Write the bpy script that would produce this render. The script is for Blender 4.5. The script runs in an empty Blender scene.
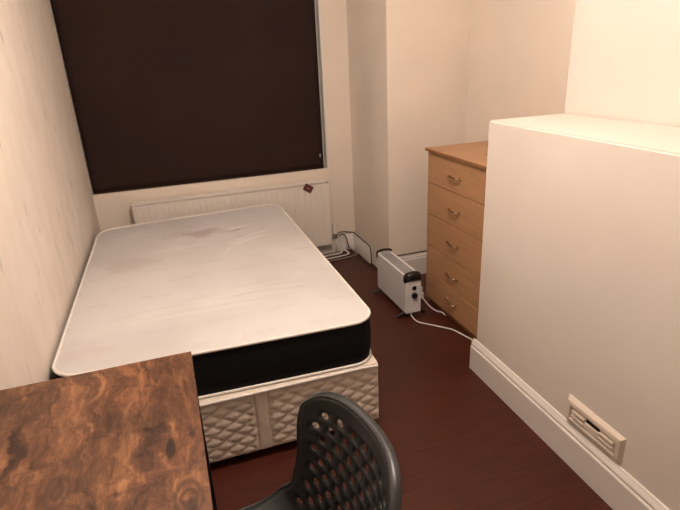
import bpy, bmesh, math, random
from mathutils import Vector, Matrix, noise
random.seed(4)
S = bpy.context.scene
C = S.collection

# ------------------------------------------------------------------ camera
H, YAW, PITCH, ROLL, F = 1.5276, .3119, .370, -.0488, 517.93
f0 = Vector((math.sin(YAW), math.cos(YAW), 0)); r0 = Vector((math.cos(YAW), -math.sin(YAW), 0)); u0 = Vector((0, 0, 1))
fw = math.cos(PITCH)*f0 - math.sin(PITCH)*u0
up = math.cos(PITCH)*u0 + math.sin(PITCH)*f0
ri = math.cos(ROLL)*r0 + math.sin(ROLL)*up
up = -math.sin(ROLL)*r0 + math.cos(ROLL)*up
cd = bpy.data.cameras.new('camera'); cam = bpy.data.objects.new('camera', cd); C.objects.link(cam)
cam.matrix_world = Matrix(((ri.x, up.x, -fw.x, 0), (ri.y, up.y, -fw.y, 0), (ri.z, up.z, -fw.z, H), (0, 0, 0, 1)))
cd.sensor_width = 36; cd.lens = F/680*36; cd.clip_start = .02
S.camera = cam

# ------------------------------------------------------------------ light
w = bpy.data.worlds.new('world'); S.world = w; w.use_nodes = True
w.node_tree.nodes['Background'].inputs[0].default_value = (.02, .025, .04, 1)
w.node_tree.nodes['Background'].inputs[1].default_value = .3
def lamp(name, loc, power, col, rad):
    l = bpy.data.lights.new(name, 'POINT'); l.energy = power; l.color = col; l.shadow_soft_size = rad
    o = bpy.data.objects.new(name, l); o.location = loc; C.objects.link(o)
lamp('ceiling_bulb', (.46, 1.47, 2.40), 58, (1, .825, .705), .12)
vs = S.view_settings
vs.view_transform = 'Standard'; vs.look = 'None'; vs.gamma = 1; vs.use_curve_mapping = False
vs.exposure = .40

# ------------------------------------------------------------------ materials
def mat(name, col, rough=.6, metal=0, spec=.5):
    m = bpy.data.materials.new(name); m.use_nodes = True
    b = m.node_tree.nodes['Principled BSDF']
    b.inputs['Base Color'].default_value = (*col, 1); b.inputs['Roughness'].default_value = rough
    b.inputs['Metallic'].default_value = metal; b.inputs['Specular IOR Level'].default_value = spec
    return m
def N(m, t, **kw):
    n = m.node_tree.nodes.new(t)
    for k, v in kw.items():
        if k in n.inputs: n.inputs[k].default_value = v
        else: setattr(n, k, v)
    return n
def L(m, a, b): m.node_tree.links.new(a, b)
def coords(m, scale=(1, 1, 1), rot=(0, 0, 0), loc=(0, 0, 0)):
    t = N(m, 'ShaderNodeTexCoord'); mp = N(m, 'ShaderNodeMapping')
    mp.inputs['Scale'].default_value = scale; mp.inputs['Rotation'].default_value = rot; mp.inputs['Location'].default_value = loc
    L(m, t.outputs['Object'], mp.inputs[0]); return mp.outputs[0]
def ramp(m, fac, stops):
    r = N(m, 'ShaderNodeValToRGB'); L(m, fac, r.inputs[0]); e = r.color_ramp.elements
    while len(e) < len(stops): e.new(.5)
    for el, (p, c) in zip(e, stops): el.position = p; el.color = (*c, 1) if len(c) == 3 else c
    return r.outputs[0]
def bsdf(m): return m.node_tree.nodes['Principled BSDF']
def bump(m, h, strength, dist=.002):
    b = N(m, 'ShaderNodeBump'); b.inputs['Strength'].default_value = strength; b.inputs['Distance'].default_value = dist
    L(m, h, b.inputs['Height']); L(m, b.outputs[0], bsdf(m).inputs['Normal'])
def mixc(m, fac, a, b, mode='MIX'):
    x = N(m, 'ShaderNodeMix', data_type='RGBA', blend_type=mode)
    for s, v in ((x.inputs[0], fac), (x.inputs[6], a), (x.inputs[7], b)):
        if hasattr(v, 'links') or hasattr(v, 'is_linked'): L(m, v, s)
        elif isinstance(v, (int, float)): s.default_value = v
        else: s.default_value = (*v, 1)
    return x.outputs[2]
def noisetex(m, vec, scale, detail=4, rough=.55, dist=0):
    n = N(m, 'ShaderNodeTexNoise'); n.inputs['Scale'].default_value = scale; n.inputs['Detail'].default_value = detail
    n.inputs['Roughness'].default_value = rough; n.inputs['Distortion'].default_value = dist
    L(m, vec, n.inputs['Vector']); return n.outputs['Fac']

def paint(name, col, var=.06, rough=.75):
    m = mat(name, col, rough, 0, .25)
    v = coords(m)
    n = noisetex(m, v, 2.2, 5)
    c = ramp(m, n, [(.3, tuple(x*(1-var) for x in col)), (.7, tuple(min(1, x*(1+var*.5)) for x in col))])
    L(m, c, bsdf(m).inputs['Base Color'])
    bump(m, noisetex(m, v, 60, 4), .25, .0015)
    return m
M = {}
M['wall'] = paint('wall_paint', (.80, .72, .63))
M['box_wall'] = paint('boxing_paint', (.74, .68, .62))
M['ceiling'] = paint('ceiling_paint', (.8, .78, .74))
M['skirt'] = mat('gloss_white_paint', (.76, .72, .68), .35)
M['white_metal'] = mat('white_enamel', (.80, .75, .69), .4)
# embossed wallpaper
m = M['paper'] = mat('embossed_wallpaper', (.72, .64, .55), .7, 0, .25)
v = coords(m, (1, 3, 1.2)); n1 = noisetex(m, v, 3.2, 3, .5)
v2 = coords(m, (1, 7.5, 2.6)); n2 = noisetex(m, v2, 2.6, 2, .4, .3)
base = ramp(m, n1, [(.3, (.77, .69, .61)), (.7, (.84, .765, .69))])
spots = ramp(m, n2, [(.25, (.9, .9, .9)), (.34, (0, 0, 0))])
L(m, mixc(m, spots, base, (.60, .56, .49)), bsdf(m).inputs['Base Color'])
bump(m, n2, .5, .006)
# floor laminate
m = M['floor'] = mat('dark_red_laminate', (.06, .015, .01), .38, 0, .35)
v = coords(m)
br = N(m, 'ShaderNodeTexBrick'); L(m, v, br.inputs['Vector'])
br.offset = .37; br.inputs['Scale'].default_value = 1; br.inputs['Brick Width'].default_value = 1.25; br.inputs['Row Height'].default_value = .19
br.inputs['Mortar Size'].default_value = .0010; br.inputs['Mortar Smooth'].default_value = .3; br.inputs['Bias'].default_value = 0
br.inputs['Color1'].default_value = (.052, .0115, .0070, 1); br.inputs['Color2'].default_value = (.070, .0165, .0090, 1); br.inputs['Mortar'].default_value = (.070, .022, .015, 1)
g = noisetex(m, coords(m, (1.5, 22, 1)), 3, 5, .6)
gr = ramp(m, g, [(.3, (.72, .72, .72)), (.7, (1.22, 1.22, 1.22))])
L(m, mixc(m, 1.0, br.outputs['Color'], gr, 'MULTIPLY'), bsdf(m).inputs['Base Color'])
# chest wood
def wood(name, a, b, scale=(1, 1, 14), rough=.45):
    m = mat(name, a, rough, 0, .4)
    g = noisetex(m, coords(m, scale), 3, 5, .6, .4)
    L(m, ramp(m, g, [(.3, a), (.7, b)]), bsdf(m).inputs['Base Color'])
    return m
M['beech'] = wood('beech_laminate', (.38, .205, .102), (.47, .262, .136), (1, 1.5, 16))
M['beech_edge'] = wood('beech_edging', (.24, .10, .04), (.30, .14, .055), (1, 1.5, 16))
M['brass'] = mat('brass', (.58, .43, .27), .25, 1)
# rustic desk wood: two plank halves meeting in a seam, knots and dark flecks
m = M['rustic'] = mat('rustic_wood_print', (.25, .12, .06), .42, 0, .4)
v = coords(m, (12, 2.6, 1), (0, 0, .12)); warp = noisetex(m, coords(m, (3, 2.0, 1)), 2.6, 4, .6)
cmb = N(m, 'ShaderNodeCombineXYZ'); L(m, warp, cmb.inputs[0]); L(m, noisetex(m, coords(m, (2, 3, 1), loc=(3, 1, 0)), 2.2, 3), cmb.inputs[1])
add = N(m, 'ShaderNodeVectorMath', operation='ADD'); L(m, v, add.inputs[0])
sc = N(m, 'ShaderNodeVectorMath', operation='SCALE'); L(m, cmb.outputs[0], sc.inputs[0]); sc.inputs['Scale'].default_value = 1.7; L(m, sc.outputs[0], add.inputs[1])
g = noisetex(m, add.outputs[0], 2.4, 9, .68, .5)
fine = noisetex(m, coords(m, (40, 5, 1)), 3, 6, .7)
patch = noisetex(m, coords(m, (1.6, 1.1, 1), loc=(.3, 0, 0)), 4.6, 5, .62)
c1 = ramp(m, g, [(.33, (.040, .018, .012)), (.44, (.115, .054, .030)), (.55, (.190, .092, .050)), (.68, (.33, .175, .088))])
c2 = ramp(m, patch, [(.36, (.50, .48, .50)), (.60, (1.15, 1.08, 1.0))])
c = mixc(m, 1.0, c1, c2, 'MULTIPLY')
c = mixc(m, 1.0, c, ramp(m, fine, [(.3, (.66, .63, .60)), (.7, (1.28, 1.27, 1.25))]), 'MULTIPLY')
def knots(scale, loc, stops, amp):
    kn = N(m, 'ShaderNodeTexVoronoi'); L(m, coords(m, scale, loc=loc), kn.inputs['Vector']); kn.inputs['Scale'].default_value = 1
    kn.inputs['Randomness'].default_value = 1
    k2 = N(m, 'ShaderNodeMath', operation='MULTIPLY_ADD'); L(m, warp, k2.inputs[0]); k2.inputs[1].default_value = amp; L(m, kn.outputs['Distance'], k2.inputs[2])
    return ramp(m, k2.outputs[0], stops)
kf = knots((17, 6, 1), (.4, .2, 0), [(.38, (.9, .9, .9)), (.41, (.7, .7, .7)), (.455, (0, 0, 0))], .6)
c = mixc(m, kf, c, (.022, .012, .009))
kr = knots((7.5, 4.2, 1), (.1, .7, 0), [(.20, (.2, .2, .2)), (.24, (1, 1, 1)), (.27, (.1, .1, .1)), (.31, (.8, .8, .8)), (.36, (0, 0, 0))], .22)
c = mixc(m, kr, c, (.070, .032, .018))
L(m, c, bsdf(m).inputs['Base Color'])
L(m, ramp(m, g, [(.3, (.5, .5, .5)), (.7, (.34, .34, .34))]), bsdf(m).inputs['Roughness'])
bump(m, g, .12, .001)
M['black_metal'] = mat('black_powder_coat', (.012, .012, .012), .45)
M['black_plastic'] = mat('black_plastic', (.012, .012, .013), .25)
m = M['chair'] = mat('charcoal_plastic', (.021, .024, .026), .38, 0, .5)
bump(m, noisetex(m, coords(m), 900, 2), .15, .0004)
# mattress ticking
m = M['ticking'] = mat('white_ticking', (.78, .72, .69), .85, 0, .1)
v = coords(m)
st = noisetex(m, v, 1.7, 3, .5)
c = ramp(m, st, [(.35, (.56, .54, .535)), (.6, (.635, .62, .615))])
dm = N(m, 'ShaderNodeTexBrick'); L(m, coords(m, loc=(.04, .02, 0)), dm.inputs['Vector']); dm.offset = .5
dm.inputs['Scale'].default_value = 1; dm.inputs['Brick Width'].default_value = .26; dm.inputs['Row Height'].default_value = .17
dm.inputs['Mortar Size'].default_value = .078; dm.inputs['Mortar Smooth'].default_value = .35
fl = noisetex(m, v, 26, 3)
ff = ramp(m, dm.outputs['Fac'], [(.0, (.34, .34, .34)), (.8, (0, 0, 0))])
ff2 = mixc(m, 1.0, ff, ramp(m, fl, [(.4, (.2, .2, .2)), (.6, (1, 1, 1))]), 'MULTIPLY')
c = mixc(m, ff2, c, (.52, .50, .50))
def blot(cx, cy, rx, ry, col, amt, c):
    t = coords(m, (1/rx, 1/ry, 1), loc=(-cx/rx, -cy/ry, 0))
    fl = N(m, 'ShaderNodeVectorMath', operation='MULTIPLY'); L(m, t, fl.inputs[0]); fl.inputs[1].default_value = (1, 1, 0)
    ln = N(m, 'ShaderNodeVectorMath', operation='LENGTH'); L(m, fl.outputs[0], ln.inputs[0])
    q = N(m, 'ShaderNodeMath', operation='MULTIPLY_ADD'); L(m, noisetex(m, v, 9, 4), q.inputs[0]); q.inputs[1].default_value = 1.1; L(m, ln.outputs['Value'], q.inputs[2])
    return mixc(m, ramp(m, q.outputs[0], [(.75, (amt,)*3), (1.6, (0, 0, 0))]), c, col)
c = blot(.62, 1.42, .46, .22, (.42, .33, .345), .7, c)
c = blot(.82, 1.40, .17, .06, (.36, .28, .29), .6, c)
c = blot(.2, 1.05, .35, .30, (.50, .42, .42), .45, c)
c = blot(.08, .16, .22, .16, (.55, .46, .47), .4, c)
L(m, c, bsdf(m).inputs['Base Color'])
bump(m, noisetex(m, v, 240, 3), .3, .001)
M['piping'] = mat('white_piping', (.80, .76, .72), .8)
m = M['border'] = mat('black_mattress_border', (.010, .010, .011), .9, 0, .1)
bump(m, noisetex(m, coords(m), 300, 2), .6, .001)
m = M['divan'] = mat('cream_divan_fabric', (.72, .64, .56), .5, 0, .5)
bump(m, noisetex(m, coords(m), 420, 2), .2, .0005)
M['blind'] = mat('dark_brown_blackout', (.030, .0185, .0155), .8, 0, .12)
v = coords(M['blind'])
L(M['blind'], ramp(M['blind'], noisetex(M['blind'], v, 1.6, 3), [(.3, (.026, .015, .014)), (.7, (.036, .019, .014))]), bsdf(M['blind']).inputs['Base Color'])
M['upvc'] = mat('window_frame_plastic', (.72, .70, .66), .35)
M['glass'] = mat('dark_glass', (.9, .95, 1), .02); bsdf(M['glass']).inputs['Transmission Weight'].default_value = 1
M['heater'] = mat('white_heater_enamel', (.74, .74, .76), .4)
M['grille'] = mat('heater_grille_grey', (.36, .36, .37), .5)
M['slot'] = mat('dark_recess', (.01, .008, .008), .8)
M['vent'] = mat('cream_vent_plastic', (.70, .61, .52), .45)
M['maroon'] = mat('maroon_card', (.11, .022, .035), .6)
M['gold'] = mat('gold_print', (.45, .27, .10), .5)
M['cable_white'] = mat('white_cable', (.75, .72, .68), .4)
M['cable_grey'] = mat('grey_cable', (.30, .27, .24), .45)
M['cable_black'] = mat('black_cable', (.03, .024, .02), .45)
M['chrome'] = mat('chrome', (.6, .6, .6), .25, 1)
M['copper'] = mat('painted_pipe', (.66, .58, .5), .4)

# ------------------------------------------------------------------ helpers
def link(name, bm, m, parent=None, smooth=False, loc=None):
    me = bpy.data.meshes.new(name); bmesh.ops.recalc_face_normals(bm, faces=bm.faces[:])
    bm.to_mesh(me); bm.free()
    if smooth:
        for p in me.polygons: p.use_smooth = True
    me.materials.append(M[m] if isinstance(m, str) else m)
    o = bpy.data.objects.new(name, me); C.objects.link(o)
    if parent: o.parent = parent
    if loc: o.location = loc
    return o
def sharp(o, ang=35):
    me = o.data
    for p in me.polygons: p.use_smooth = True
    me.set_sharp_from_angle(angle=math.radians(ang)); return o
def tag(o, label, cat, group=None, kind=None):
    if kind: o['kind'] = kind
    else: o['category'] = cat
    if label: o['label'] = label
    if group: o['group'] = group
    return o
def thing(name, loc, label, cat, group=None, rz=0):
    o = bpy.data.objects.new(name, None); C.objects.link(o); o.location = loc; o.rotation_euler.z = rz
    o.empty_display_size = .1
    return tag(o, label, cat, group)
def struct(o): o['kind'] = 'structure'; return o
def box(bm, a, b, bev=0, seg=2):
    x0, y0, z0 = a; x1, y1, z1 = b
    vs_ = [bm.verts.new(p) for p in [(x0,y0,z0),(x1,y0,z0),(x1,y1,z0),(x0,y1,z0),(x0,y0,z1),(x1,y0,z1),(x1,y1,z1),(x0,y1,z1)]]
    fs = [bm.faces.new([vs_[i] for i in q]) for q in [(3,2,1,0),(4,5,6,7),(0,1,5,4),(1,2,6,5),(2,3,7,6),(3,0,4,7)]]
    if bev:
        es = list({e for f in fs for e in f.edges})
        bmesh.ops.bevel(bm, geom=es, offset=bev, segments=seg, profile=.5, affect='EDGES')
    return vs_
def B(a, b, bev=0, seg=2, bm=None):
    bm = bm or bmesh.new(); box(bm, a, b, bev, seg); return bm
def tube(bm, pts, r, n=10, cap=True):
    pts = [Vector(p) for p in pts]; rings = []; prev = None
    for i, p in enumerate(pts):
        t = (pts[min(i+1, len(pts)-1)] - pts[max(i-1, 0)]).normalized()
        if prev is None:
            a = Vector((0, 0, 1)) if abs(t.z) < .9 else Vector((1, 0, 0)); u = t.cross(a).normalized()
        else: u = (prev - t*prev.dot(t)).normalized()
        prev = u; v_ = t.cross(u)
        rr = r[i] if isinstance(r, (list, tuple)) else r
        rings.append([bm.verts.new(p + rr*(math.cos(2*math.pi*k/n)*u + math.sin(2*math.pi*k/n)*v_)) for k in range(n)])
    for a, b in zip(rings, rings[1:]):
        for k in range(n): bm.faces.new((a[k], a[(k+1) % n], b[(k+1) % n], b[k]))
    if cap: bm.faces.new(rings[0][::-1]); bm.faces.new(rings[-1])
    return bm
def spline(pts, n=10):
    P = [Vector(p) for p in pts]; P = [2*P[0]-P[1]] + P + [2*P[-1]-P[-2]]; out = []
    for i in range(1, len(P)-2):
        for k in range(n):
            t = k/n; a, b, c_, d = P[i-1:i+3]
            out.append(.5*((2*b)+(c_-a)*t+(2*a-5*b+4*c_-d)*t*t+(3*b-a-3*c_+d)*t**3))
    out.append(P[-2]); return out
def cyl(bm, c, r, h, axis='z', n=24, r2=None):
    d = {'x': Vector((1,0,0)), 'y': Vector((0,1,0)), 'z': Vector((0,0,1))}[axis]; c = Vector(c)
    return tube(bm, [c, c+d*h], [r, r2 if r2 is not None else r], n)
def prism(bm, prof, p0, p1, flip=1):
    """profile (depth, height) swept from p0 to p1; depth goes to the left-hand side * flip"""
    p0 = Vector(p0); p1 = Vector(p1); d = (p1-p0).normalized(); nrm = Vector((-d.y, d.x, 0))*flip
    A = [bm.verts.new(p0+nrm*a+Vector((0,0,h))) for a, h in prof]; Bv = [bm.verts.new(p1+nrm*a+Vector((0,0,h))) for a, h in prof]
    n = len(prof)
    for k in range(n): bm.faces.new((A[k], A[(k+1) % n], Bv[(k+1) % n], Bv[k]))
    bm.faces.new(A[::-1]); bm.faces.new(Bv); return bm

# ------------------------------------------------------------------ room shell
XL, YW, XS, YA, XR, XB, YB, ZB, XC, YK, ZC = -.525, 3.849, 1.38, 3.145, 1.955, 1.318, 1.94, 1.236, 1.71, -1.3, 2.5
struct(link('floor', B((XL-.1, YK-.1, -.05), (XR+.2, YW+.2, 0)), 'floor'))
struct(link('ceiling', B((XL-.1, YK-.1, ZC), (XR+.2, YW+.2, ZC+.05)), 'ceiling'))
struct(link('wall_left', B((XL-.1, YK-.1, 0), (XL, YW+.13, ZC)), 'paper'))
struct(link('wall_near', B((XL, YK-.1, 0), (XR+.1, YK, ZC)), 'wall'))
WX0, WX1, WZ0, WZ1 = XL+.004, 1.176, .697, 2.15
bm = B((XL, YW, 0), (XS, YW+.13, WZ0)); box(bm, (WX1, YW, WZ0), (XS, YW+.13, WZ1)); box(bm, (XL, YW, WZ1), (XS, YW+.13, ZC))
struct(link('wall_window', bm, 'wall'))
struct(link('wall_return', B((XS, YA+.1, 0), (XS+.1, YW+.13, ZC)), 'wall'))
struct(link('wall_alcove', B((XS, YA, 0), (XR+.1, YA+.1, ZC)), 'wall'))
struct(link('wall_right', B((XR, YK, 0), (XR+.1, YA, ZC)), 'wall'))
struct(link('wall_chimney', B((XC, YK, 0), (XR, YB+.004, ZC), .005, 2), 'box_wall'))
# boxed-in lower chimney: far end at YB, slightly splayed
bm = bmesh.new(); dx = .0164
v8 = box(bm, (XB, YK, 0), (XC, YB, ZB))
for v_ in v8:
    if v_.co.x < XB+.01: v_.co.x = XB - dx*(YB - v_.co.y)
bmesh.ops.bevel(bm, geom=bm.edges[:], offset=.007, segments=3, affect='EDGES')
struct(link('wall_boxing', bm, 'box_wall'))
# skirting boards
prof = [(0, 0), (.022, 0), (.022, .128), (.019, .131), (.0155, .134), (.0155, .139), (.018, .143), (.016, .150), (.010, .156), (.008, .161), (.0055, .166), (0, .168)]
bm = prism(bmesh.new(), prof, (XB-dx*(YB-YK), YK, 0), (XB, YB+.012, 0), 1)
struct(sharp(link('baseboard_right', bm, 'skirt')))
p2 = [(0, 0), (.02, 0), (.02, .107), (.014, .117), (.010, .130), (0, .132)]
struct(sharp(link('baseboard_return', prism(bmesh.new(), p2, (XS, 3.475, 0), (XS, YW, 0), 1), 'skirt')))
struct(sharp(link('baseboard_window', prism(bmesh.new(), p2, (XS-.02, YW, 0), (XL, YW, 0), 1), 'skirt')))
struct(sharp(link('baseboard_alcove', prism(bmesh.new(), prof, (XR, YA, 0), (XS, YA, 0), 1), 'skirt')))
# window behind the blind
fr = B((WX0, YW+.07, WZ0), (WX0+.05, YW+.12, WZ1))
box(fr, (WX1-.05, YW+.07, WZ0), (WX1, YW+.12, WZ1)); box(fr, (WX0+.05, YW+.07, WZ0), (WX1-.05, YW+.12, WZ0+.06)); box(fr, (WX0+.05, YW+.07, WZ1-.06), (WX1-.05, YW+.12, WZ1))
box(fr, ((WX0+WX1)/2-.03, YW+.07, WZ0+.06), ((WX0+WX1)/2+.03, YW+.12, WZ1-.06))
win = struct(link('window_1', fr, 'upvc'))
gl = link('window_glass', B((WX0+.05, YW+.09, WZ0+.06), (WX1-.05, YW+.096, WZ1-.06)), 'glass', win)
struct(link('trim_1', B((WX1-.004, YW-.001, WZ0-.004), (WX1+.012, YW+.07, WZ1), .002), 'upvc'))

# ------------------------------------------------------------------ roller blind
bl = thing('roller_blind', (.3, YW+.02, WZ0), 'dark brown blackout roller blind pulled down over the whole window', 'blind')
def rel(o, x, y, z): return (x-o.location.x, y-o.location.y, z-o.location.z)
BX0, BX1 = WX0+.006, 1.150
def R_(o, a, b, bev=0, seg=2, bm=None):
    return B(rel(o, *a), rel(o, *b), bev, seg, bm)
bm = bmesh.new(); nx, nz = 40, 30; gv = []
for j in range(nz+1):
    for i in range(nx+1):
        x = BX0+(BX1-BX0)*i/nx; z = WZ0+.012+(1.41)*j/nz
        y = YW+.022+.0012*math.sin(x*9)*math.cos(z*3)
        gv.append(bm.verts.new(rel(bl, x, y, z)))
for j in range(nz):
    for i in range(nx): bm.faces.new((gv[j*(nx+1)+i], gv[j*(nx+1)+i+1], gv[(j+1)*(nx+1)+i+1], gv[(j+1)*(nx+1)+i]))
fab = link('fabric', bm, 'blind', bl, True)
sm = fab.modifiers.new('s', 'SOLIDIFY'); sm.thickness = .001
link('bottom_rail', R_(bl, (BX0, YW+.019, WZ0+.001), (BX1, YW+.025, WZ0+.014), .002), 'blind', bl)
link('roller', cyl(bmesh.new(), rel(bl, BX0, YW+.035, WZ1-.03), .02, BX1-BX0, 'x'), 'blind', bl, True)
bm = bmesh.new()
cz = [(1.133+.004*math.sin(k*.3), YW+.008, WZ1-.03-.022*k) for k in range(57)]
for p in cz[-7:]:
    bmesh.ops.create_icosphere(bm, subdivisions=1, radius=.0016, matrix=Matrix.Translation(rel(bl, *p)))
ch = link('grey_block', R_(bl, (1.118, YW+.004, .79), (1.128, YW+.020, .815), .002), 'grille', bl)  # small upright grey block near the blind's lower right corner
bm.free()

# ------------------------------------------------------------------ radiator
RX0, RX1, RZ0, RZ1, RY = -.286, 1.150, .10, .624, 3.749
rad = thing('radiator', ((RX0+RX1)/2, RY+.04, RZ0), 'white ribbed panel radiator on the wall below the blind', 'radiator')
bm = bmesh.new(); prof_x = []
x = RX0+.012; y0 = RY
xs = [(RX0+.004, 0)]
pitch_ = .0435; k = 0
while x+pitch_ < RX1-.012:
    xs += [(x, 0), (x+.005, .0028), (x+.008, .0028), (x+.013, 0)]; x += pitch_
xs.append((RX1-.004, 0))
rows = [RZ0+.006, RZ0+.03, RZ0+.045, RZ1-.034, RZ1-.024, RZ1-.016]; amp = [0, 0, 1, 1, 0, 0]
G = [[bm.verts.new(rel(rad, X, RY+.004+a*d, z)) for X, d in xs] for z, a in zip(rows, amp)]
for r1, r2 in zip(G, G[1:]):
    for i in range(len(xs)-1): bm.faces.new((r1[i], r1[i+1], r2[i+1], r2[i]))
pn = link('front_panel', bm, 'white_metal', rad); pn.modifiers.new('s', 'SOLIDIFY').thickness = -.006
link('side_panel', R_(rad, (RX0, RY+.003, RZ0+.006), (RX0+.008, YW-.03, RZ1-.004), .002), 'white_metal', rad)
link('side_panel', R_(rad, (RX1-.008, RY+.003, RZ0+.006), (RX1, YW-.03, RZ1-.004), .002), 'white_metal', rad)
link('back_panel', R_(rad, (RX0+.01, YW-.035, RZ0+.01), (RX1-.01, YW-.025, RZ1-.01), .002), 'white_metal', rad)
bm = R_(rad, (RX0-.002, RY-.005, RZ1-.011), (RX1+.002, RY+.030, RZ1), .003)
R_(rad, (RX0-.002, YW-.050, RZ1-.010), (RX1+.002, YW-.028, RZ1), .003, 2, bm)
nb = 90
for k in range(nb):
    X = RX0+.01+(RX1-RX0-.02)*k/(nb-1); R_(rad, (X-.004, RY+.014, RZ1-.007), (X+.004, YW-.043, RZ1-.002), 0, 2, bm)
link('top_grille', bm, 'white_metal', rad)
bm = R_(rad, (RX0+.002, RY, RZ0), (RX1-.002, RY+.014, RZ0+.02), .004)
link('bottom_rail', bm, 'white_metal', rad)
for X in (RX0+.22, RX1-.22):
    link('wall_bracket', R_(rad, (X-.02, YW-.026, RZ0+.05), (X+.02, YW, RZ1-.06)), 'white_metal', rad)
vx = 1.195
va_ = link('valve', cyl(bmesh.new(), rel(rad, vx, RY+.045, .135), .013, .06, 'z'), 'chrome', rad, True)
link('valve_cap', cyl(bmesh.new(), rel(rad, vx, RY+.045, .178), .023, .075, 'z', 24, .020), 'white_metal', va_, False)
bm = tube(bmesh.new(), [rel(rad, vx, RY+.045, .15), rel(rad, RX1-.01, RY+.045, .15)], .009)
link('connector', bm, 'chrome', rad, True)
bm = tube(bmesh.new(), [rel(rad, vx, RY+.045, .001), rel(rad, vx, RY+.045, .14)], .0078)
link('pipe', bm, 'copper', rad, True)

# maroon tag on the radiator
tg = thing('hanging_tag', (.979, RY-.0065, .585), 'small maroon card tag with gold mark stuck on right end of radiator', 'tag')
bm = bmesh.new(); box(bm, (-.036, -.0008, -.027), (.036, .0008, .027), .0005, 1)
bmesh.ops.rotate(bm, verts=bm.verts, cent=(0, 0, 0), matrix=Matrix.Rotation(math.radians(33), 3, 'Y'))
link('card', bm, 'maroon', tg)
bm = bmesh.new()
for k, (a, h) in enumerate([(-.012, .010), (-.006, .006), (-.001, .012), (.005, .006), (.010, .009)]):
    box(bm, (a, -.0016, -h/2), (a+.0035, -.0006, h/2))
bmesh.ops.rotate(bm, verts=bm.verts, cent=(0, 0, 0), matrix=Matrix.Rotation(math.radians(33), 3, 'Y'))
link('gold_print', bm, 'gold', tg)

# ------------------------------------------------------------------ divan base
def qh(x, z, s=.0265):
    a = (x*.62+z)/s; b = (x*.62-z)/s
    return min(abs(math.sin(a*math.pi/2)), abs(math.sin(b*math.pi/2)))**.55
DX0, DX1, DY0, DY1, DZ0, DZ1 = -.505, .694, 1.703, 3.60, .045, .325
db = thing('divan_base', ((DX0+DX1)/2, (DY0+DY1)/2, 0), 'cream quilted divan bed base under the mattress', 'bed base')
link('frame', R_(db, (DX0, DY0+.012, DZ0), (DX1, DY1, DZ1-.006), .006), 'divan', db)
def quilt(name, x0, x1, quilted):
    bm = bmesh.new(); st_ = .006; nx = max(2, int((x1-x0)/st_)); nz = int((DZ1-DZ0)/st_); g = []
    for j in range(nz+1):
        z = DZ0+(DZ1-DZ0)*j/nz
        for i in range(nx+1):
            x = x0+(x1-x0)*i/nx
            e = min(1, (x-x0)/.012, (x1-x)/.012, (z-DZ0)/.02+.3, (DZ1-z)/.03); e = max(e, 0)
            h = .002+(.0075*qh(x, z)*e if quilted else .004*math.sqrt(e))
            h += .0012*noise.noise(Vector((x*14, z*14, 3)))
            g.append(bm.verts.new(rel(db, x, DY0+.012-h, z)))
    for j in range(nz):
        for i in range(nx): bm.faces.new((g[j*(nx+1)+i], g[j*(nx+1)+i+1], g[(j+1)*(nx+1)+i+1], g[(j+1)*(nx+1)+i]))
    link(name, bm, 'divan', db, True)
quilt('quilted_panel', DX0, .172, True); quilt('plain_strip', .174, .226, False); quilt('quilted_panel', .228, DX1, True)
# bound top edge, dipping at the right corner as in the fabric
bm = tube(bmesh.new(), [rel(db, DX0, DY0+.003, DZ1-.002), rel(db, .4, DY0+.002, DZ1-.002), rel(db, .60, DY0+.001, DZ1-.003), rel(db, DX1-.004, DY0+.003, DZ1-.008), rel(db, DX1-.001, DY0+.03, DZ1-.006), rel(db, DX1-.001, DY1, DZ1-.004)], .0055, 8)
link('top_edging', bm, 'piping', db, True)
link('platform_cover', R_(db, (DX0+.004, DY0+.006, DZ1-.008), (DX1-.004, DY1-.004, DZ1+.003), .003), 'divan', db)
for x in (DX0+.08, (DX0+DX1)/2, DX1-.07):
    for y in (DY0+.06, (DY0+DY1)/2, DY1-.08):
        link('foot', cyl(bmesh.new(), rel(db, x, y, 0), .022, DZ0+.003, 'z', 16, .028), 'black_plastic', db)
# ------------------------------------------------------------------ mattress
MX0, MX1, MY0, MY1, MZ0, MZ1, RC = -.506, .694, 1.732, 3.602, DZ1+.005, .533, .10
ma = thing('mattress', (MX0, MY0, MZ0), 'white small double mattress with black border, pinkish stain and creases, lying on divan base', 'mattress', None, -.0088)
W_, L_ = MX1-MX0, MY1-MY0
def settle(bm):
    # the soft mattress does not lie quite square
    for v_ in bm.verts:
        u, w_ = max(0, min(1, 1-v_.co.x/W_)), max(0, min(1, v_.co.y/L_))
        v_.co.y += .032*u**1.5*(1-w_) + w_*(.060*(1-u)-.055*u)
        v_.co.x += .003*u*(1-w_)
    return bm
def outline(off=0, n=12, rc=RC):
    pts = []
    for cx, cy, a0, r in ((W_-rc, rc*.95, -90, rc), (W_-rc*1.2, L_-rc*1.2, 0, rc*1.2), (rc*1.25, L_-rc*1.25, 90, rc*1.25), (rc*1.05, rc*1.05, 180, rc*1.05)):
        for k in range(n+1):
            a = math.radians(a0+90*k/n); pts.append((cx+(r-off)*math.cos(a), cy+(r-off)*math.sin(a)))
    # subdivide straight runs
    out = []
    for p, q in zip(pts, pts[1:]+pts[:1]):
        d = math.hypot(q[0]-p[0], q[1]-p[1]); m_ = max(1, int(d/.05))
        for k in range(m_): out.append((p[0]+(q[0]-p[0])*k/m_, p[1]+(q[1]-p[1])*k/m_))
    return out
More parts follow.
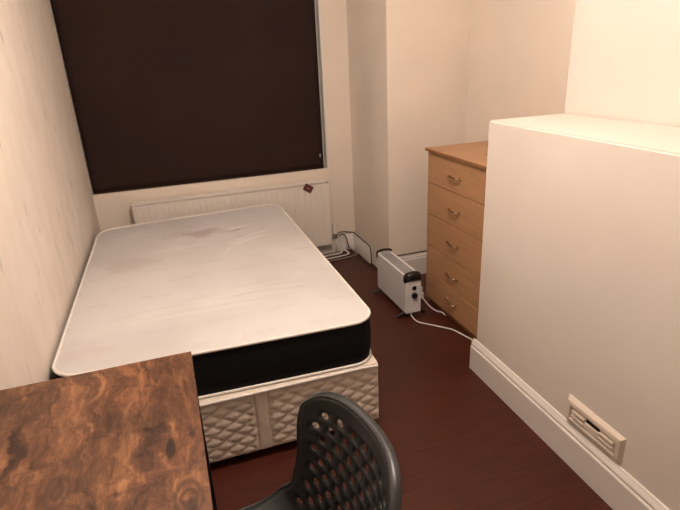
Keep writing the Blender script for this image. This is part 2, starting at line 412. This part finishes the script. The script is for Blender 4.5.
def crease(x, y):
    z = 0
    # long front creases
    for (cx, cy, ln, wd, ang, am) in [(.64, .400, .27, .010, -.02, .011), (.56, .335, .24, .009, .0, .009), (.75, .46, .18, .010, .02, .005), (.86, 1.16, .14, .013, .45, .006), (.76, 1.09, .07, .012, 1.0, .007), (.84, 1.42, .09, .014, .35, -.005), (.92, 1.24, .12, .012, .35, -.004), (.50, 1.20, .16, .012, .15, .004)]:
        u = (x-cx)*math.cos(ang)+(y-cy)*math.sin(ang); v_ = -(x-cx)*math.sin(ang)+(y-cy)*math.cos(ang)
        z += 1.6*am*math.exp(-(u/ln)**4)*(math.exp(-(v_/wd)**2) - .7*math.exp(-((v_-wd*1.8)/wd)**2))
    return z
def topz(x, y):
    e = min(x, W_-x, y, L_-y)
    dome = .010*(1-math.exp(-max(e, 0)/.10))
    return dome + .004*noise.noise(Vector((x*2.3, y*2.3, 0))) + .0016*noise.noise(Vector((x*9, y*9, 5))) + crease(x, y)*min(1, max(e, 0)/.1)
HM = MZ1-MZ0
bm = bmesh.new(); ol = outline(.0); cxm, cym = W_/2, L_/2
NR = 110; rings = []
# concentric rings are poor for creases: use a fine grid clipped to rounded rectangle by mapping
nx, ny = 120, 188; g = []
def sq(u, v_, rc):
    # map unit square border to rounded corners by pulling in
    x, y = u*W_, v_*L_
    for (sx, sy, r) in ((1, 0, rc), (1, 1, rc*1.2), (0, 1, rc*1.25), (0, 0, rc*1.05)):
        dx_ = (W_-x) if sx else x; dy_ = (L_-y) if sy else y
        if dx_ < r and dy_ < r:
            a = r-dx_; b = r-dy_; mx = max(a, b); d = math.hypot(a, b)
            if d > 1e-9:
                s = mx/d; a *= s; b *= s
            x = (W_-(r-a)) if sx else r-a; y = (L_-(r-b)) if sy else r-b
    return x, y
for j in range(ny+1):
    for i in range(nx+1):
        x, y = sq(i/nx, j/ny, RC); g.append(bm.verts.new((x, y, HM-.006+topz(x, y))))
for j in range(ny):
    for i in range(nx): bm.faces.new((g[j*(nx+1)+i], g[j*(nx+1)+i+1], g[(j+1)*(nx+1)+i+1], g[(j+1)*(nx+1)+i]))
link('top_panel', settle(bm), 'ticking', ma, True)
# border (closed solid body)
bm = bmesh.new(); lv = [(.012, .0), (.002, .006), (-.003, .05), (-.005, HM*.5), (-.003, HM-.05), (.001, HM-.010), (.006, HM-.007)]
R2 = []
for off, z in lv:
    R2.append([bm.verts.new((x, y, z)) for x, y in [( (px-cxm)*(1-2*off/W_)+cxm, (py-cym)*(1-2*off/L_)+cym) for px, py in ol]])
for a, b in zip(R2, R2[1:]):
    for k in range(len(a)): bm.faces.new((a[k], a[(k+1) % len(a)], b[(k+1) % len(a)], b[k]))
bm.faces.new(R2[0][::-1])
bd = link('border', settle(bm), 'border', ma, True)
def loop_tube(z, off, r):
    bm = bmesh.new(); pts = [Vector(((px-cxm)*(1-2*off/W_)+cxm, (py-cym)*(1-2*off/L_)+cym, z)) for px, py in ol]
    n = len(pts); rg = []
    for i in range(n):
        t = (pts[(i+1) % n]-pts[i-1]).normalized(); u = t.cross(Vector((0,0,1))).normalized()
        rg.append([bm.verts.new(pts[i]+r*(math.cos(2*math.pi*k/8)*u+math.sin(2*math.pi*k/8)*Vector((0,0,1)))) for k in range(8)])
    for i in range(n):
        a, b = rg[i], rg[(i+1) % n]
        for k in range(8): bm.faces.new((a[k], a[(k+1) % 8], b[(k+1) % 8], b[k]))
    return bm
link('piping', settle(loop_tube(HM-.006, -.001, .0065)), 'piping', ma, True)
link('piping', settle(loop_tube(.006, -.001, .0055)), 'piping', ma, True)

# ------------------------------------------------------------------ desk
TX0, TX1, TY0, TY1, TZ = XL+.012, -.0215, .10, 1.335, .771
dk = thing('desk', ((TX0+TX1)/2, (TY0+TY1)/2, 0), 'rustic brown wood-topped desk with black metal legs against left wall', 'desk')
link('desktop', R_(dk, (TX0, TY0, TZ-.018), (TX1, TY1, TZ), .0012, 1), 'rustic', dk)
bm = R_(dk, (TX0+.01, TY0+.01, TZ-.045), (TX0+.035, TY1-.01, TZ-.0185)); R_(dk, (TX1-.032, TY0+.01, TZ-.045), (TX1-.004, TY1-.006, TZ-.0185), 0, 2, bm)
R_(dk, (TX0+.035, TY0+.01, TZ-.045), (TX1-.032, TY0+.035, TZ-.0185), 0, 2, bm); R_(dk, (TX0+.035, TY1-.032, TZ-.045), (TX1-.032, TY1-.006, TZ-.0185), 0, 2, bm)
link('frame', bm, 'black_metal', dk)
for X in (TX0+.01, TX1-.036):
    for Y in (TY0+.01, TY1-.042):
        lg = link('leg', R_(dk, (X, Y, .012), (X+.034, Y+.036, TZ-.046), .002), 'black_metal', dk)
        link('foot_cap', R_(dk, (X-.001, Y-.001, 0), (X+.035, Y+.037, .012), .002), 'black_plastic', lg)

# ------------------------------------------------------------------ chair (perforated shell)
cc = (.025, .752)
ct = thing('chair', (cc[0], cc[1], 0), 'charcoal plastic chair with perforated back, pulled up to the desk', 'chair', None, math.radians(7))
def lerp(a, b, t): return a+(b-a)*t
def sm_(t): t = max(0, min(1, t)); return t*t*(3-2*t)
# centre profile: x forward is -x. s = arc parameter 0 (front of seat) .. 1 (top of back)
prof_c = spline([(-.215, .425, 0), (-.19, .445, 0), (-.10, .450, 0), (.02, .446, 0), (.11, .446, 0), (.170, .470, 0), (.203, .53, 0), (.228, .62, 0), (.251, .73, 0), (.272, .833, 0)], 8)
prof_c = [Vector((q[0], 0, q[1])) for q in prof_c]
acc = [0]
for a, b in zip(prof_c, prof_c[1:]): acc.append(acc[-1]+(b-a).length)
TOT = acc[-1]
def pc(s):
    s = max(0, min(1, s))*TOT
    for i in range(len(acc)-1):
        if s <= acc[i+1]: t = (s-acc[i])/(acc[i+1]-acc[i]); return prof_c[i].lerp(prof_c[i+1], t)
    return prof_c[-1]
def shell(u, s):
    """u -1..1 across (y), s 0..1 along"""
    p = pc(s); q = pc(min(1, s+.01)); o = pc(max(0, s-.01)); t = (q-o).normalized(); nrm = Vector((-t.z, 0, t.x))  # towards sitter
    if nrm.x > 0 and s > .6: nrm = -nrm
    back = sm_((s-.40)/.2)
    zc_ = p.z
    hw = lerp(.287, .230, sm_((zc_-.448)/.09)) if zc_ < .54 else lerp(.230, .198, sm_((zc_-.53)/.15))
    if s < .15: hw *= 1-.10*((.15-s)/.15)**2
    a = abs(u)
    lift = lerp(.014*a**3, lerp(.030, .072, sm_((zc_-.5)/.33))*a**2.2, back)     # sides wrap towards the sitter
    y = hw*u
    if s > .75: y *= 1-.03*a**4*((s-.75)/.25)
    x, z = p.x+nrm.x*lift, p.z+nrm.z*lift*.5
    if s > .7: z -= .062*a**5*((s-.7)/.3)**1.5
    if s < .12: x += .05*a**4*((.12-s)/.12)
    return Vector((x, y, z))
rel_c = Vector((cc[0]*0, 0, 0))
bm = bmesh.new(); cache = {}
def V(u, s):
    k = (round(u, 4), round(s, 4))
    if k not in cache: cache[k] = bm.verts.new(shell(u, s))
    return cache[k]
def cell(u0, u1, s0, s1, hole):
    n = 4; bd_ = [(lerp(u0, u1, k/n), s0) for k in range(n)] + [(u1, lerp(s0, s1, k/n)) for k in range(n)] + [(lerp(u1, u0, k/n), s1) for k in range(n)] + [(u0, lerp(s1, s0, k/n)) for k in range(n)]
    cu, cs = (u0+u1)/2, (s0+s1)/2
    if hole:
        inn = []
        for k in range(16):
            a = math.radians(-135+22.5*k); inn.append(bm.verts.new(shell(cu+(u1-u0)*.24*math.cos(a), cs+(s1-s0)*.31*math.sin(a))))
        for k in range(16): bm.faces.new((V(*bd_[k]), V(*bd_[(k+1) % 16]), inn[(k+1) % 16], inn[k]))
    else:
        for i in range(4):
            for j in range(4):
                q = [(lerp(u0, u1, (i+a)/4), lerp(s0, s1, (j+b)/4)) for a, b in ((0,0),(1,0),(1,1),(0,1))]
                bm.faces.new([V(*p) for p in q])
US = 8; du = 2/ (US+1)       # 9 half-offset cells across
NS = 24; ds = 1/NS
for r in range(NS):
    s0, s1 = r*ds, (r+1)*ds
    odd = r % 2
    edges = []
    if odd:
        us = [-1, -1+du/2] + [-1+du/2+du*k for k in range(1, US+1)] + [1]
    else:
        us = [-1+du*k for k in range(US+2)]
    for a, b in zip(us, us[1:]):
        wide = (b-a) > du*.9
        hole = wide and a > -1+.05 and b < 1-.05 and ((.50 < s0 and s1 < .97) or (.14 < s0 and s1 < .40 and a > -.6 and b < .6))
        if wide: cell(a, b, s0, s1, hole)
        else:
            for i in range(2):
                for j in range(4):
                    q = [(lerp(a, b, (i+p)/2), lerp(s0, s1, (j+w_)/4)) for p, w_ in ((0,0),(1,0),(1,1),(0,1))]
                    bm.faces.new([V(*p) for p in q])
bmesh.ops.remove_doubles(bm, verts=bm.verts, dist=.0003)
sh = link('seat_shell', bm, 'chair', ct, True)
so = sh.modifiers.new('s', 'SOLIDIFY'); so.thickness = .005; so.offset = 0
# rolled rim following the whole edge
border = [(1, .02+.98*k/60) for k in range(61)] + [(1-2*k/40, 1) for k in range(1, 41)] + [(-1, 1-.98*k/60) for k in range(1, 61)] + [(-1+2*k/40, 0.0) for k in range(0, 41)]
bm = bmesh.new(); rg = []
nB = len(border)
P = [shell(*b) for b in border]
for i in range(nB):
    t = (P[(i+1) % nB]-P[i-1]).normalized(); u, s = border[i]
    uu, ss = max(-.985, min(.985, u)), max(.015, min(.985, s))
    du_ = shell(uu+.01, ss)-shell(uu-.01, ss); dv_ = shell(uu, ss+.01)-shell(uu, ss-.01)
    nrm = du_.cross(dv_).normalized()
    ref = Vector((1, 0, -.3)) if s > .55 else Vector((.25, 0, -1))
    if nrm.dot(ref) < 0: nrm = -nrm
    out = (P[i]-shell(uu, ss)); out = out - nrm*out.dot(nrm); out = out - t*out.dot(t)
    out = out.normalized()
    wd = .010*sm_((s-.45)/.3)+.008
    prof_r = [(0, -.003), (.004, -.0015), (.0075, wd*.35), (.008, wd*.8), (.006, wd), (.003, wd*.97), (.0025, wd*.5), (-.002, .004)]
    rg.append([bm.verts.new(P[i]+out*a+nrm*b) for a, b in prof_r])
for i in range(nB):
    a, b = rg[i], rg[(i+1) % nB]
    for k in range(8): bm.faces.new((a[k], a[(k+1) % 8], b[(k+1) % 8], b[k]))
link('rim', bm, 'chair', ct, True)
for (x0_, y0_, x1_, y1_) in ((-.12, -.13, -.19, -.20), (-.12, .13, -.19, .20), (.09, -.13, .19, -.19), (.09, .13, .19, .19)):
    bm = tube(bmesh.new(), spline([(x0_*.6, y0_*.5, .432), (x0_*.95, y0_*.95, .425), (lerp(x0_, x1_, .2), lerp(y0_, y1_, .2), .37), (x1_, y1_, .012)], 6), .010, 12)
    lg = link('leg', bm, 'black_metal', ct, True)
    link('foot_cap', cyl(bmesh.new(), (x1_, y1_, 0), .0135, .022), 'black_plastic', lg)

# ------------------------------------------------------------------ chest of drawers
CX0, CX1, CY0, CY1, CZ = 1.449, XR-.012, 2.07, 2.720, .996
cs = thing('chest_of_drawers', ((CX0+CX1)/2, (CY0+CY1)/2, 0), 'tall beech-effect chest of five drawers with small brass handles in the alcove', 'chest of drawers')
bm = R_(cs, (CX0+.018, CY0, 0), (CX1, CY0+.016, CZ-.017)); R_(cs, (CX0+.018, CY1-.016, 0), (CX1, CY1, CZ-.017), 0, 2, bm)
R_(cs, (CX1-.006, CY0+.016, .04), (CX1, CY1-.016, CZ-.017), 0, 2, bm); R_(cs, (CX0+.03, CY0+.016, .04), (CX1-.006, CY1-.016, .055), 0, 2, bm)
link('carcass', bm, 'beech', cs)
link('plinth', R_(cs, (CX0+.022, CY0+.016, 0), (CX0+.038, CY1-.016, .045)), 'beech_edge', cs)
tp = link('top', R_(cs, (CX0-.012, CY0-.008, CZ-.017), (CX1, CY1+.012, CZ), .003), 'beech', cs)
link('edging', R_(cs, (CX0-.0145, CY0-.009, CZ-.018), (CX0-.0115, CY1+.013, CZ-.003), .001, 1), 'beech_edge', tp)
link('screw_cap', cyl(bmesh.new(), rel(cs, 1.60, 2.36, CZ), .008, .002), 'beech_edge', tp)
zz = [.044, .212, .402, .604, .794, .977]
for k in range(5):
    dr = link('drawer', R_(cs, (CX0, CY0+.001, zz[k]+.002), (CX0+.0165, CY1-.001, zz[k+1]-.002), .0015), 'beech', cs)
    zc = (zz[k]+zz[k+1])/2-.004+(.012 if k == 0 else 0); yc = 2.405
    bm = tube(bmesh.new(), spline([rel(cs, CX0+.001, yc-.050, zc), rel(cs, CX0-.012, yc-.050, zc), rel(cs, CX0-.022, yc-.043, zc), rel(cs, CX0-.026, yc-.02, zc+.001), rel(cs, CX0-.027, yc, zc+.001), rel(cs, CX0-.026, yc+.02, zc+.001), rel(cs, CX0-.022, yc+.043, zc), rel(cs, CX0-.012, yc+.050, zc), rel(cs, CX0+.001, yc+.050, zc)], 5), .0055, 10)
    for yy in (yc-.05, yc+.05): cyl(bm, rel(cs, CX0-.004, yy, zc), .009, .0045, 'x', 14)
    link('handle', bm, 'brass', dr, True)

# ------------------------------------------------------------------ convector heater
HX0, HX1, HY0, HY1, HZ0, HZ1 = 1.227, 1.327, 2.55, 3.00, .032, .274
ht = thing('convector_heater', ((HX0+HX1)/2, (HY0+HY1)/2, 0), 'white electric convector heater with black end handles standing on the floor', 'heater')
bm = R_(ht, (HX0, HY0+.010, HZ0), (HX0+.005, HY1-.01, HZ1), .002); R_(ht, (HX1-.005, HY0+.010, HZ0), (HX1, HY1-.01, HZ1), .002, 2, bm)
R_(ht, (HX0, HY0+.010, HZ1-.004), (HX0+.014, HY1-.01, HZ1+.003), .002, 2, bm); R_(ht, (HX1-.014, HY0+.010, HZ1-.004), (HX1, HY1-.01, HZ1+.003), .002, 2, bm)
link('casing', bm, 'heater', ht)
link('end_panel', R_(ht, (HX0, HY0, HZ0), (HX1, HY0+.012, HZ1-.002), .006, 3), 'heater', ht)
link('end_panel', R_(ht, (HX0, HY1-.012, HZ0), (HX1, HY1, HZ1-.002), .006, 3), 'heater', ht)
bm = bmesh.new()
for k in range(46):
    Y = HY0+.014+(HY1-HY0-.028)*k/45; R_(ht, (HX0+.013, Y-.0032, HZ1-.008), (HX1-.013, Y+.0032, HZ1-.003), 0, 2, bm)
for k in range(3): R_(ht, (HX0+.03+k*.02, HY0+.012, HZ1-.011), (HX0+.034+k*.02, HY1-.012, HZ1-.007), 0, 2, bm)
link('top_grille', bm, 'grille', ht)
# black caps/handles
def cap(y, sgn):
    bm = bmesh.new(); R1 = []
    xc = (HX0+HX1)/2; hw = (HX1-HX0)/2+.003
    for k, (dy, sc_, zt) in enumerate([(0.0, 1, .012), (.012, 1, .020), (.028, .96, .022), (.040, .86, .016), (.046, .70, .006)]):
        ring = []
        for j in range(17):
            a = math.pi*j/16; X = xc+hw*sc_*math.cos(a)*1.0; Z = HZ1-.012+(zt+.020)*math.sin(a)**.6
            ring.append(bm.verts.new(rel(ht, X, y+sgn*(.034-dy), Z)))
        for j in range(5):
            ring.append(bm.verts.new(rel(ht, xc-hw*sc_+2*hw*sc_*(j/4), y+sgn*(.034-dy), HZ1-.040+(.006*k if k > 2 else 0))))
        R1.append(ring)
    n = len(R1[0])
    for a, b in zip(R1, R1[1:]):
        for j in range(n): bm.faces.new((a[j], a[(j+1) % n], b[(j+1) % n], b[j]))
    bm.faces.new(R1[0][::-1]); bm.faces.new(R1[-1]); return bm
link('handle', cap(HY0, 1), 'black_plastic', ht, True)
bm = tube(bmesh.new(), spline([rel(ht, HX0+.002, HY1-.006, HZ1-.03), rel(ht, HX0+.001, HY1-.006, HZ1+.008), rel(ht, HX0+.020, HY1-.004, HZ1+.016), rel(ht, (HX0+HX1)/2, HY1, HZ1+.018), rel(ht, HX1-.020, HY1-.004, HZ1+.016), rel(ht, HX1-.001, HY1-.006, HZ1+.008), rel(ht, HX1-.002, HY1-.006, HZ1-.03)], 6), .0075, 10)
link('handle', bm, 'black_plastic', ht, True)
link('switch', R_(ht, (1.268, HY0-.005, .186), (1.293, HY0+.002, .210), .002), 'black_plastic', ht)
kb = link('thermostat_dial', cyl(bmesh.new(), rel(ht, 1.280, HY0-.014, .150), .0165, .016, 'y', 24), 'black_plastic', ht)
link('dial_surround', cyl(bmesh.new(), rel(ht, 1.280, HY0-.002, .150), .023, .003, 'y', 28), 'grille', kb)
for Y in (HY0+.035, HY1-.05):
    bm = tube(bmesh.new(), spline([rel(ht, HX0-.045, Y, .008), rel(ht, HX0-.03, Y, .012), rel(ht, HX0+.004, Y, .028), rel(ht, (HX0+HX1)/2, Y, .030), rel(ht, HX1-.004, Y, .028), rel(ht, HX1+.03, Y, .012), rel(ht, HX1+.045, Y, .008)], 4), .0085, 8)
    link('foot', bm, 'black_metal', ht, True)

# ------------------------------------------------------------------ wall vent
vt = thing('wall_vent', (XB-.004, 1.17, .178), 'cream plastic air vent grille on the boxed wall above the skirting board', 'vent', None, 0)
VY0, VY1, VZ0, VZ1 = 1.022, 1.290, .1785, .286
def fx(y): return XB-dx*(YB-y)
bm = bmesh.new()
d = .018; X = fx(1.17)
def P8(inset, depth): return [(X+.003-depth, VY0+inset, VZ0+inset*.8), (X+.003-depth, VY1-inset, VZ0+inset*.8), (X+.003-depth, VY1-inset, VZ1-inset), (X+.003-depth, VY0+inset, VZ1-inset)]
loops = [P8(0, 0), P8(.001, .006), P8(.012, .019), P8(.026, .021), P8(.030, .012)]
rr = [[bm.verts.new(rel(vt, *p)) for p in l] for l in loops]
for a, b in zip(rr, rr[1:]):
    for k in range(4): bm.faces.new((a[k], a[(k+1) % 4], b[(k+1) % 4], b[k]))
bm.faces.new(rr[-1]); bm.faces.new(rr[0][::-1])
link('frame', bm, 'vent', vt)
IY0, IY1, IZ0, IZ1 = VY0+.030, VY1-.030, VZ0+.026, VZ1-.032
for (a, b) in ((IY0+.006, IY0+.070), (IY1-.070, IY1-.006)):
    for k in range(2):
        z = IZ0+.010+k*.020
        link('louvre', R_(vt, (X-.020, a, z), (X-.008, b, z+.0085), .002), 'vent', vt)
link('opening', R_(vt, (X-.0105, IY0+.072, IZ0+.030), (X-.0085, IY1-.072, IZ1-.006)), 'slot', vt)
link('centre_bar', R_(vt, (X-.016, IY0+.070, IZ0+.002), (X-.0095, IY1-.070, IZ0+.029), .002), 'vent', vt)

# ------------------------------------------------------------------ plugs, sockets and cables
sk = thing('plug_socket', (1.30, YW, .09), 'white double wall socket with plug on skirting below blind corner', 'socket')
link('face_plate', R_(sk, (1.262, YW-.030, .022), (1.348, YW-.0205, .108), .003), 'white_metal', sk)
link('rocker_switch', R_(sk, (1.30, YW-.034, .084), (1.312, YW-.029, .098), .001), 'white_metal', sk)
pg = thing('power_plug', (1.305, YW-.035, .05), 'white three-pin plug pushed into the wall socket in the window corner', 'plug')
link('body', R_(pg, (1.283, YW-.062, .030), (1.327, YW-.0345, .074), .006, 3), 'cable_white', pg)
ex = thing('extension_lead', (1.50, 2.85, 0), 'white multi-socket extension block on floor between heater and chest', 'extension lead')
link('block', R_(ex, (1.405, 2.765, 0), (1.462, 3.03, .038), .006, 3), 'cable_white', ex)
for y, n_ in ((2.80, 'white plug nearer the chest end of the extension block'), (2.88, 'white plug farther along the extension block behind heater')):
    pl = thing('power_plug', (1.434, y, .038), n_, 'plug')
    link('body', B((-.024, -.024, .0005), (.024, .024, .040), .008, 3), 'cable_white', pl)
    link('cable_grip', tube(bmesh.new(), [(0, .0, .038), (0, 0, .052)], [.009, .005], 10), 'cable_white', pl, True)
def cable(name, pts, r, m, label):
    return tag(link(name, tube(bmesh.new(), spline(pts, 8), r, 8), m, None, True), label, 'cable')
cable('heater_cable', [(1.27, 2.574, .040), (1.266, 2.555, .012), (1.272, 2.48, .0055), (1.336, 2.405, .0055), (1.38, 2.355, .0055), (1.412, 2.315, .0055), (1.435, 2.24, .0055), (1.452, 2.17, .0055), (1.458, 2.08, .0055)], .0045, 'cable_white', 'white cable on floor from front of heater to the skirting corner')
cable('power_cable', [(1.434, 2.764, .020), (1.437, 2.72, .012), (1.434, 2.66, .0055), (1.432, 2.61, .0055), (1.440, 2.56, .0055), (1.462, 2.53, .0055), (1.462, 2.49, .0055)], .0045, 'cable_white', 'white cable curling from extension block to foot of chest of drawers')
cable('power_cable', [(1.434, 2.80, .091), (1.42, 2.80, .115), (1.40, 2.86, .135), (1.385, 2.95, .12), (1.40, 3.05, .06), (1.44, 3.08, .02), (1.50, 3.09, .006)], .0038, 'cable_black', 'black cable looping up from extension block plug behind the heater')
cable('skirting_cable', [(1.386, YA-.012, .172), (1.45, YA-.012, .1725), (1.6, YA-.012, .173), (1.85, YA-.012, .173)], .0035, 'cable_black', 'dark cable along top of skirting board behind chest and heater')
zk = .136
cable('skirting_cable', [(1.215, YW-.05, .160), (1.235, YW-.04, .172), (1.28, YW-.02, .166), (1.33, YW-.010, .152), (XS-.012, YW-.014, .142), (XS-.008, 3.75, zk+.001), (XS-.008, 3.62, zk), (XS-.009, 3.50, zk-.002), (XS-.012, 3.468, .105), (XS-.010, 3.464, .05), (XS-.014, 3.460, .005)], .0042, 'cable_black', 'black cable over top of skirting in window corner then dropping to floor')
cable('corner_cable', [(1.226, YW-.055, .148), (1.245, YW-.075, .165), (1.268, YW-.082, .150), (1.283, YW-.090, .09), (1.290, YW-.092, .05)], .0048, 'cable_black', 'dark cable hanging in front of white socket in window corner')
cable('corner_cable', [(1.232, YW-.03, .155), (1.236, YW-.045, .10), (1.240, YW-.055, .04), (1.232, YW-.070, .0075), (1.17, YW-.085, .0075), (1.08, YW-.095, .0075)], .0070, 'cable_white', 'thick white cable beside radiator valve, leftmost of the corner cables')
cable('corner_cable', [(1.256, YW-.030, .14), (1.264, YW-.045, .09), (1.262, YW-.065, .03), (1.285, YW-.105, .0065), (1.24, YW-.135, .0065), (1.14, YW-.150, .0065), (1.0, YW-.155, .0065)], .0060, 'cable_white', 'white cable running down beside socket and along floor towards bed')
cable('corner_cable', [(1.305, YW-.063, .045), (1.318, YW-.08, .03), (1.345, YW-.11, .006), (1.340, YW-.15, .0055), (1.28, YW-.180, .0055), (1.20, YW-.195, .0055), (1.08, YW-.205, .0055)], .0050, 'cable_grey', 'grey cable from plug in window corner looping on the floor')
cable('corner_cable', [(1.275, YW-.026, .137), (1.276, YW-.034, .12), (1.274, YW-.040, .07), (1.272, YW-.045, .0065)], .0055, 'cable_white', 'short white cable hanging straight down left of the corner socket')
cable('floor_cable', [(1.31, YW-.06, .004), (1.345, YW-.14, .0045), (1.35, YW-.24, .0045), (1.33, YW-.33, .0045), (1.35, YW-.42, .0045), (1.361, YW-.50, .0045)], .0032, 'cable_black', 'thin dark cable lying on floor by return wall skirting')
